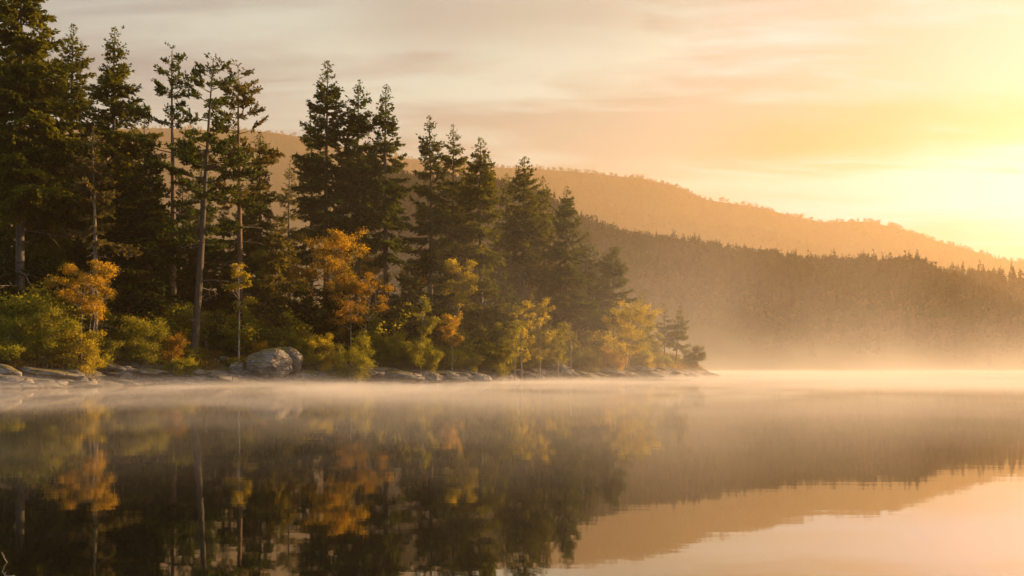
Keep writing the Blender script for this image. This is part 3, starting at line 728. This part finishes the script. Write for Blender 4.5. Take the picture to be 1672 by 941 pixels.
# ------------------------------------------------------------------ rocks
def rock(px, ytop, ybot, d, half, label, name='boulder', sd=0, flat=False, tilt=0.0, group='boulders on the shore'):
    rng = random.Random(sd)
    import bmesh
    bm = bmesh.new(); bmesh.ops.create_icosphere(bm, subdivisions=5 if half > 25 else 4, radius=1)
    rx = half / F * d * (.86 if not flat else 1.32); top = rise(ytop, d); bot = rise(ybot, d) - .35; rz = (top - bot) / 2 * (.98 if not flat else .8)
    ry = rx * (rng.uniform(.75, 1.0) if not flat else rng.uniform(.5, .8))
    so = Vector((rng.uniform(0, 99), rng.uniform(0, 99), rng.uniform(0, 99)))
    planes = [Vector((rng.gauss(0, 1), rng.gauss(0, 1), rng.gauss(0, .8))).normalized() for _ in range(9 if not flat else 13)]
    for v in bm.verts:
        p = v.co.copy()
        for k, n in enumerate(planes):            # flat cleaved faces
            h = .6 + .28 * ((k * 37) % 10) / 10
            e = p.dot(n) - h
            if e > 0: p -= n * e * .85
        q = Vector((p.x * rx, p.y * ry, p.z * rz))
        f = mnoise.fractal(q * .55 + so, 1.0, 2.1, 5) * .2 + mnoise.noise(q * .28 + so) * .22
        strat = abs(mnoise.noise(Vector((q.x * .35 + q.z * .5, q.y * .35, q.z * 2.2)) + so)) * .13
        dd = mnoise.voronoi(Vector((q.x * .7, q.y * .7, q.z * 1.3)) + so)[0]; ck = max(0.0, 1 - (dd[1] - dd[0]) / .09) * .055
        f += (abs(mnoise.fractal(q * 1.7 + so * 2, .9, 2.2, 4)) - .2) * .07
        s = 1 + (f - strat - ck) * (1.0 if not flat else .8)
        v.co = Vector((q.x * s, q.y * s, q.z * s))
    me = bpy.data.meshes.new('rock'); bm.to_mesh(me); bm.free()
    me.polygons.foreach_set('use_smooth', np.ones(len(me.polygons), bool))
    me.materials.append(ROCK)
    o = link(name, me); o.location = (WX(px, d), d + ry * .3, (top + bot) / 2)
    o.rotation_euler = (rng.uniform(-.08, .08), tilt, rng.uniform(-.35, .35) + (.35 if flat else 0))
    return tag(o, label, 'rock', group)

RK = [
 (438, 572, 616, 86.0, 37, 'big rounded boulder with patches of yellow moss', 0, .1),
 (466, 564, 606, 88.5, 36, 'dark boulder propped behind the big mossy boulder', 0, .12),
 (386, 588, 617, 85.5, 16, 'small upright rock left of the big mossy boulder', 0, -.2),
 (506, 598, 626, 90.5, 40, 'cracked flat slab right of the big mossy boulder', 1, .1),
 (556, 602, 625, 92.5, 36, 'pale rock slab below the rounded olive bush', 1, .14),
 (454, 610, 627, 87.3, 46, 'low pale ledge under the big mossy boulder', 1, .03),
 (485, 606, 627, 88.3, 17, 'small leaning block between boulder and cracked slab', 0, .35),
 (640, 593, 624, 96.2, 44, 'smooth sloping slab under the broad sunlit bush', 1, .22),
 (622, 612, 625, 95.2, 34, 'flat pale ledge at the water below the sloping slab', 1, .06),
 (690, 604, 624, 98.6, 30, 'broken grey ledge right of the sloping slab', 1, .15),
 (740, 602, 623, 101.6, 40, 'long slanting slab ending near the dark water rock', 1, .2),
 (722, 613, 624, 100.2, 26, 'low broken ledge before the long slanting slab', 1, .1),
 (789, 611, 626, 101.5, 21, 'dark rounded rock standing alone in the water', 0, 0),
 (812, 608, 624, 107.5, 24, 'pale rocks right of the dark water rock', 1, .18),
 (857, 600, 622, 114, 26, 'steep slanting slab where the bank bends', 1, .35),
 (884, 597, 621, 117.5, 26, 'slanting slab with pale streaks under the yellow birches', 1, .38),
 (912, 590, 620, 120, 26, 'tall tilted slab leaning to the water', 1, .5),
 (918, 609, 621, 120.5, 26, 'pale rounded ledge at the foot of the tilted slab', 1, .12),
 (965, 606, 620, 126.5, 30, 'dark wedge rock right of the tilted slab', 1, .3),
 (1000, 599, 618, 130, 42, 'broad pale slab under the orange-lit low bush', 1, .2),
 (1030, 609, 619, 133.5, 26, 'low ledge reaching out from the broad pale slab', 1, .14),
 (1060, 604, 618, 137.5, 28, 'brownish ledge behind the dark domed rock', 1, .1),
 (1093, 608, 620, 138.5, 19, 'dark domed rock near the end of the point', 0, .1),
 (1142, 606, 616, 158, 27, 'last low rock tapering into the water at the tip', 1, .2),
 (110, 597, 633, 74.3, 25, 'rounded boulder with an orange sunlit edge', 0, .25),
 (128, 612, 634, 74.4, 26, 'smaller smooth rock before the orange-edged boulder', 0, .15),
 (147, 615, 633, 76, 16, 'rounded stone right of the orange-edged boulder', 0, .1),
 (58, 612, 634, 71.6, 40, 'rough dark ledge left of the orange-edged boulder', 1, .05),
 (14, 610, 635, 69.8, 34, 'pale-topped ledge at the frame edge', 1, .1),
 (30, 621, 637, 69.4, 50, 'flat dark shelf touching the water at the frame edge', 1, .03),
 (168, 619, 633, 77.2, 26, 'thin rock tongue sliding into the water', 1, .16),
 (196, 598, 630, 79.6, 26, 'grey rock half buried under the wide bush', 0, .1),
 (222, 616, 631, 79.6, 26, 'low ledge under the wide green and yellow bush', 1, .08),
 (262, 612, 630, 81, 26, 'pale broken ledge below the orange-tinged bush', 1, .1),
 (306, 610, 629, 82.6, 28, 'lumpy ledge below the low straggly bush', 1, .08),
 (352, 611, 628, 83.8, 30, 'flat rock shelf left of the mossy boulders', 1, .06),
 (388, 615, 628, 84.6, 30, 'striped ledge at the water before the mossy boulders', 1, .05),
 (345, 582, 606, 87, 18, 'scattered grey rock on the bank below the leaning pine', 0, .1),
 (365, 575, 598, 88, 12, 'small grey stone on the grassy bank', 0, .1),
]
for i, (px, yt, yb, d, half, label, fl, tilt) in enumerate(RK):
    rock(px, yt, yb, d, half, label, 'flat_rock' if fl else 'boulder', 300 + i, bool(fl), tilt * .55, 'rock slabs along the waterline' if fl else 'boulders on the shore')

stones = [rock(500, 600, 612, 90, 18, 'x', 'shore_stone', 500 + i, i % 2 == 0, 0) for i in range(5)]
stone_me = [o.data for o in stones]
for o in stones: bpy.data.objects.remove(o)
rng = random.Random(41)
for i in range(90):
    px = -10 + 1165 * (i + rng.random()) / 90
    d = float(np.interp(px, [p for p, _ in SHORE_PX], [q for _, q in SHORE_PX])) + rng.uniform(-.5, 2.6)
    x = WX(px, d); o = link('shore_stone', stone_me[i % 5]); k = rng.uniform(.5, 1.6)
    o.location = (x, d, max(0, tz(x, d)) + .02); o.scale = (k * 1.5, k, k * rng.uniform(.4, .75)); o.rotation_euler = (rng.uniform(-.1, .1), rng.uniform(0, .25), rng.uniform(-.5, .9))
    tag(o, 'broken grey stone lying among the ledges along the waterline', 'stone', 'broken stones along the waterline')

# ------------------------------------------------------------------ small things
def stick(name, label, cat, pts, r0, r1, col=(.3, .25, .2), forks=(), group=None):
    mb = MB(); pts = np.array(pts, float)
    k = np.linspace(0, 1, 9); P = np.stack([np.interp(k, np.linspace(0, 1, len(pts)), pts[:, j]) for j in range(3)], 1)
    P[1:-1] = (P[:-2] + 2 * P[1:-1] + P[2:]) / 4
    mb.tube(P, np.linspace(r0, r1, 9), 6, col)
    for i, v in forks:
        v = np.array(v); mb.tube(np.array([P[i], P[i] + v * .55, P[i] + v]), np.linspace(r0 * .55, r1 * .7, 3), 4, col)
    return tag(mb.build(name, BARK, smooth=True), label, cat, group)

def SP3(px, d, dz): 
    p = spot(px, d, 0); return (p.x, p.y, p.z + dz)
stick('fallen_branch', 'bare branch propped against the foot of the leaning pine', 'branch', [SP3(342, 88, .1), SP3(336, 88.3, 1.0), SP3(329, 88.6, 1.9)], .05, .02, forks=((4, (.2, .1, .4)),), group='fallen branches on the bank')
stick('fallen_branch', 'crooked pale branch left of the leaning pine foot', 'branch', [SP3(307, 87, .1), SP3(312, 87.3, .9), SP3(317, 87.5, 1.6)], .05, .02, forks=((5, (-.3, .1, .3)),), group='fallen branches on the bank')
stick('fallen_branch', 'twisted grey driftwood at the left frame edge', 'branch', [SP3(8, 73, .3), SP3(12, 73.2, 1.1), SP3(17, 73.4, 2.2)], .05, .02, forks=((3, (.35, 0, .3)),), group='fallen branches on the bank')
stick('dead_stump', 'thin broken snag left of the large yellow-green bush', 'dead tree', [SP3(25, 75, -.2), SP3(25, 75, 1.6), SP3(25.4, 75, 3.4)], .1, .06, (.25, .21, .17), group='broken snags')
stick('dead_stump', 'grey broken snag between leaning pine and slim birch', 'dead tree', [SP3(334, 91, -.2), SP3(335, 91, 1.5), SP3(336, 91, 3.0)], .09, .06, (.25, .21, .17), group='broken snags')
stick('dead_stump', 'pale tall snag under the dark pointed spruce', 'dead tree', [SP3(932, 124, -.2), SP3(932, 124, 2), SP3(932.4, 124, 4.6)], .13, .09, (.4, .33, .25), group='broken snags')
stick('dead_stump', 'shorter pale snag right of the tall snag', 'dead tree', [SP3(946, 126, -.2), SP3(946, 126, 2), SP3(946, 126, 3.8)], .11, .08, (.4, .33, .25), group='broken snags')
stick('fallen_log', 'pale fallen log slanting down among the slabs', 'log', [SP3(864, 119, .3), SP3(880, 118.6, .3), SP3(896, 118.2, .2)], .16, .08, (.4, .34, .28))
# twigs in the near water
k = 7.4
stick('floating_twig', 'pale straight twig standing out of the dark water', 'twig', [(WX(3, k), k, .075), (WX(7, k), k, .03), (WX(15, k), k, -.02)], .0022, .0028, (.45, .36, .25), forks=((3, (.008, 0, .012)),), group='twigs in the near water')
k = 6.9
stick('floating_twig', 'bent grey twig lying on the dark water', 'twig', [(WX(4, k), k, .035), (WX(8, k), k, .006), (WX(11, k), k, .001), (WX(24, k), k, .004)], .002, .003, (.42, .42, .38), forks=((3, (.002, 0, .022)),), group='twigs in the near water')
# the bird beside the spruce tip
mb = MB()
k = np.linspace(0, 1, 9); body = np.stack([k * .30 - .15, k * 0, (k - .5) * .2], 1)
mb.tube(body, np.array([.004, .02, .028, .05, .06, .058, .045, .035, .006]), 8, (.03, .032, .03))
for s in (-1, 1):
    w = np.array([[.06, s * .03, .04], [-.03, s * .03, .0], [-.10, s * .16, .16], [.0, s * .2, .2], [-.12, s * .3, .12], [-.06, s * .33, .16]])
    mb.add(w, [[0, 1, 2, 3], [3, 2, 4, 5]], None, (.03, .032, .03))
o = mb.build('bird', BARK, smooth=True); o.location = (WX(201, 86), 86, rise(46, 86)); o.rotation_euler.z = .9
tag(o, 'small dark bird flying beside the pointed spruce tip', 'bird')

# grass and ground cover on the bank
def ground_cover(name, n, smin, smax, size, pal, label, cat, sd, tall=1.0):
    rng = np.random.default_rng(sd)
    px = rng.uniform(-30, 1160, n * 3); d = np.interp(px, [p for p, _ in SHORE_PX], [q for _, q in SHORE_PX]) + rng.uniform(.3, 34, n * 3)
    x = (px - PX0) / F * d; y = d; s = shore_dist(x, y)
    ok = (s > smin) & (s < smax) & (fbm(x * .4, y * .4, sd, 3) > .42); x, y = x[ok][:n], y[ok][:n]
    z = terrain(x, y)
    m = 7
    B = np.repeat(np.stack([x, y, z - .03], 1), m, 0); B[:, :2] += rng.normal(0, size * .5, (len(B), 2))
    D = unit(rng.normal(0, .55, (len(B), 3)) + np.array([0, 0, tall])); S = unit(np.cross(D, rng.normal(size=(len(B), 3))))
    t = np.clip(.6 * np.repeat(fbm(x * .6, y * .6, sd + 1, 2), m) + .4 * rng.uniform(0, 1, len(B)), 0, 1)[:, None]
    mb = MB(); mb.blades(B, D, S, rng.uniform(.5, 1.3, len(B)) * size, size * .22, np.array(pal[0]) * (1 - t) + np.array(pal[1]) * t, .4)
    tag(mb.build(name, LEAF), label, cat, kind='stuff')
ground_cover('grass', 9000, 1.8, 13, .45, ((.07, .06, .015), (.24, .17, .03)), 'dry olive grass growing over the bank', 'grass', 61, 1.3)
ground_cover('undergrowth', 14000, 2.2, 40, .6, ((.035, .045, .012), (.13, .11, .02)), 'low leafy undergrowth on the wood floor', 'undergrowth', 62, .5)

# ------------------------------------------------------------------ air: haze and the mist on the water
def box(name, lo, hi, mat):
    mb = MB(); x0, y0, z0 = lo; x1, y1, z1 = hi
    v = [(x0, y0, z0), (x1, y0, z0), (x1, y1, z0), (x0, y1, z0), (x0, y0, z1), (x1, y0, z1), (x1, y1, z1), (x0, y1, z1)]
    mb.add(v, [[0, 3, 2, 1], [4, 5, 6, 7], [0, 1, 5, 4], [1, 2, 6, 5], [2, 3, 7, 6], [3, 0, 4, 7]])
    return mb.build(name, mat)
HAZE = vol_mat('haze_air', .00030, (.54, .425, .285), .48)
o = box('haze', (-3050, -650, -6), (3050, 3450, 640), HAZE)
tag(o, 'thin golden haze filling the air over the lake', 'haze', kind='stuff')

def mist_mat(name, density, scale, lo, hi, fall, g, step, wisps=None):
    """drifting mist: noise thins it sideways, height thins it upwards"""
    m, t = new_mat(name)
    pos = t.n('ShaderNodeNewGeometry').outputs['Position']
    mp = t.n('ShaderNodeMapping', {0: pos, 3: scale}).outputs[0]
    nz = t.n('ShaderNodeTexNoise', {'Vector': mp, 'Scale': 1.0, 'Detail': 4, 'Roughness': .6, 'Distortion': .6}).outputs[0]
    z = t.n('ShaderNodeSeparateXYZ', {0: pos}).outputs[2]
    f = t.n('ShaderNodeMapRange', {0: nz, 1: lo, 2: hi, 3: 0.0, 4: 1.0}, clamp=True).outputs[0]
    d = t.math('MULTIPLY', t.math('EXPONENT', t.math('MULTIPLY', z, -1.0 / fall)), f)
    if wisps:                     # taller torn wisps standing on the layer
        mp2 = t.n('ShaderNodeMapping', {0: pos, 1: (7, 3, 0), 3: wisps[0]}).outputs[0]
        nz2 = t.n('ShaderNodeTexNoise', {'Vector': mp2, 'Scale': 1.0, 'Detail': 5, 'Roughness': .62, 'Distortion': 1.2}).outputs[0]
        f2 = t.n('ShaderNodeMapRange', {0: nz2, 1: .50, 2: .68, 3: 0.0, 4: wisps[2]}, clamp=True).outputs[0]
        d = t.math('ADD', d, t.math('MULTIPLY', t.math('EXPONENT', t.math('MULTIPLY', z, -1.0 / wisps[1])), f2))
    y = t.n('ShaderNodeSeparateXYZ', {0: pos}).outputs[1]
    near = t.n('ShaderNodeMapRange', {0: y, 1: 3.5, 2: 70.0, 3: 0.0, 4: 1.0}, clamp=True).outputs[0]
    near = t.math('POWER', near, 1.0)
    farther = t.n('ShaderNodeMapRange', {0: y, 1: 130.0, 2: 300.0, 3: 1.0, 4: .45}, clamp=True).outputs[0]
    d = t.math('MULTIPLY', t.math('MULTIPLY', d, density), t.math('MULTIPLY', near, farther))
    v = t.n('ShaderNodeVolumePrincipled', {'Color': (.74, .72, .70, 1), 'Density': d, 'Anisotropy': g})
    v.inputs['Density Attribute'].default_value = ''
    t.l(v.outputs[0], t.n('ShaderNodeOutputMaterial').inputs['Volume'])
    m.cycles.volume_step_rate = step
    return m
o = box('mist', (-140, 11, .006), (380, 445, 2.6), mist_mat('lake_mist',  .26, (.04, .03, .6), .42, .62, .16, .12, 1.0, ((.10, .06, .25), .55, .07)))
tag(o, 'low veil of mist lying on the still water', 'mist', kind='stuff')
o = box('mist', (-42, 94, .3), (42, 196, 24), mist_mat('wood_mist', .0068, (.05, .05, .06), .32, .62, 12.0, .5, 1.0))
tag(o, 'sunlit mist drifting between the trees of the point', 'mist', kind='stuff')
o = box('rising_mist', (10, 175, .007), (760, 520, 42), mist_mat('drifting_mist', .011, (.013, .013, .03), .36, .62, 5.5, .32, 1.0, ((.03, .02, .02), 15.0, .18)))
tag(o, 'taller drifting mist along the far shore', 'mist', kind='stuff')

# ------------------------------------------------------------------ sky, sun, camera
w = bpy.data.worlds.new('World'); scene.world = w; w.use_nodes = True
t = NT(w.node_tree)
dirv = t.n('ShaderNodeTexCoord').outputs['Generated']
sky = t.n('ShaderNodeTexSky', sky_type='NISHITA', sun_disc=False, sun_elevation=SUN_EL, sun_rotation=SUN_AZ, air_density=1.6, dust_density=1.5, ozone_density=1.0, altitude=300)
bg1 = t.n('ShaderNodeBackground', {0: sky.outputs[0], 1: .006})
# thin high cloud lit by the low sun: brightness by the angle to the glow, streaks by noise on the cloud plane
GLOW = Vector((math.sin(R(30)) * math.cos(R(10)), math.cos(R(30)) * math.cos(R(10)), math.sin(R(10))))
dot = t.n('ShaderNodeVectorMath', {0: dirv, 1: tuple(GLOW)}, operation='DOT_PRODUCT').outputs['Value']
ang = t.math('ARCCOSINE', dot)
sep = t.n('ShaderNodeSeparateXYZ', {0: dirv})
zc = t.math('ADD', t.math('MAXIMUM', sep.outputs[2], 0.0), .09)
pl = t.n('ShaderNodeCombineXYZ', {0: t.math('DIVIDE', sep.outputs[0], zc), 1: t.math('DIVIDE', sep.outputs[1], zc)}).outputs[0]
mp = t.n('ShaderNodeMapping', {0: pl, 2: (0, 0, R(-18)), 3: (.45, 1.25, 1)}).outputs[0]
n1 = t.n('ShaderNodeTexNoise', {'Vector': mp, 'Scale': .9, 'Detail': 6, 'Roughness': .55, 'Distortion': .5}).outputs[0]
n2 = t.n('ShaderNodeTexNoise', {'Vector': mp, 'Scale': 2.6, 'Detail': 7, 'Roughness': .62, 'Distortion': .8}).outputs[0]
cl = t.math('ADD', t.math('MULTIPLY', n1, .65), t.math('MULTIPLY', n2, .35))
mask = t.ramp(cl, [(.43, (.0, .0, .0)), (.54, (1, 1, 1))])
a01 = t.math('DIVIDE', ang, R(125), clamp=True)  # last stops brighten the unseen sky behind the camera, added as fill
thin = t.ramp(a01, [(0, (.50, .62, 1.0)), (.06, (.16, .50, .86)), (.18, (.36, .68, .66)), (.36, (.42, .58, .56)), (.6, (.42, .50, .54)), (1, (.62, .76, .88))])
thick = t.ramp(a01, [(0, (.14, .24, .40)), (.09, (.06, .22, .28)), (.21, (.12, .27, .30)), (.36, (.15, .26, .32)), (.6, (.17, .23, .29)), (1, (.42, .52, .62))])
# a bank of thicker cloud above the glow and a bright gap under it
elev = t.math('DEGREES', t.math('ARCSINE', sep.outputs[2])) if False else t.math('MULTIPLY', t.math('ARCSINE', sep.outputs[2]), 57.2958)
azim = t.math('MULTIPLY', t.math('ARCTAN2', sep.outputs[0], sep.outputs[1]), 57.2958)
wob = t.math('MULTIPLY', t.math('SUBTRACT', n2, .5), 5.0)
def band(c0, tilt, wid, a0, a1):
    e = t.math('DIVIDE', t.math('SUBTRACT', t.math('ADD', elev, wob), t.math('ADD', t.math('MULTIPLY', t.math('SUBTRACT', azim, 20.0), tilt), c0)), wid)
    g = t.math('EXPONENT', t.math('MULTIPLY', t.math('MULTIPLY', e, e), -1.0))
    s_ = t.n('ShaderNodeMapRange', {0: azim, 1: a0, 2: a1, 3: 0.0, 4: 1.0}, clamp=True, interpolation_type='SMOOTHSTEP').outputs[0]
    return t.math('MULTIPLY', g, s_)
gold = t.math('MULTIPLY', band(12.4, .02, 1.5, 8.0, 17.0), .95)
mask = t.math('MAXIMUM', mask, t.math('MULTIPLY', t.math('MULTIPLY', band(19.8, .0, 2.4, -14.0, -5.0), t.n('ShaderNodeMapRange', {0: azim, 1: 4.0, 2: 15.0, 3: 1.0, 4: 0.0}, clamp=True, interpolation_type='SMOOTHSTEP').outputs[0]), .85))
mask = t.math('MULTIPLY', mask, t.math('SUBTRACT', 1.0, t.math('MULTIPLY', band(10.0, -.04, .9, 2.0, 14.0), .9)))
cloudc = t.mix(gold, t.mix(mask, thin, thick), (.05, .06, .02))
fade = t.ramp(sep.outputs[2], [(-.0, (1, 1, 1)), (1, (.45, .45, .45))])
bg2 = t.n('ShaderNodeBackground', {0: t.mix(1.0, cloudc, fade, 'MULTIPLY'), 1: .26})
core = t.math('POWER', t.math('SUBTRACT', 1.0, t.math('DIVIDE', ang, R(26), clamp=True)), 2.0)
bg3 = t.n('ShaderNodeBackground', {0: (.85, .92, 1.0, 1), 1: t.math('MULTIPLY', core, .06)})
ad = t.n('ShaderNodeAddShader', {0: bg2.outputs[0], 1: bg3.outputs[0]})
ad = t.n('ShaderNodeAddShader', {0: ad.outputs[0], 1: bg1.outputs[0]})
t.l(ad.outputs[0], t.n('ShaderNodeOutputWorld').inputs[0])

sd = bpy.data.lights.new('sun', 'SUN'); sd.energy = 5.0; sd.angle = R(.6); sd.color = (1, .60, .28)
so = bpy.data.objects.new('sun', sd); COL.objects.link(so); so.rotation_euler = SUN_DIR.to_track_quat('Z', 'Y').to_euler()

cd = bpy.data.cameras.new('camera'); cam = bpy.data.objects.new('camera', cd); COL.objects.link(cam)
cam.location = (0, 0, CAMH); cam.rotation_euler = (R(90), 0, 0)
cd.sensor_width = 36; cd.lens = 36 * F / 1672; cd.shift_y = (YH - 470.5) / 1672; cd.clip_start = .1; cd.clip_end = 12000
scene.camera = cam

scene.render.engine = 'CYCLES'
c = scene.cycles
c.use_denoising = True
try: c.denoiser = 'OPENIMAGEDENOISE'; c.denoising_input_passes = 'RGB_ALBEDO_NORMAL'
except Exception: pass
c.max_bounces = 6; c.diffuse_bounces = 2; c.glossy_bounces = 2; c.transmission_bounces = 3; c.volume_bounces = 1; c.transparent_max_bounces = 8
c.caustics_reflective = False; c.caustics_refractive = False
c.sample_clamp_indirect = 4.0
scene.view_settings.view_transform = 'Standard'; scene.view_settings.look = 'None'
scene.view_settings.exposure = 2.4; scene.view_settings.gamma = 1.0
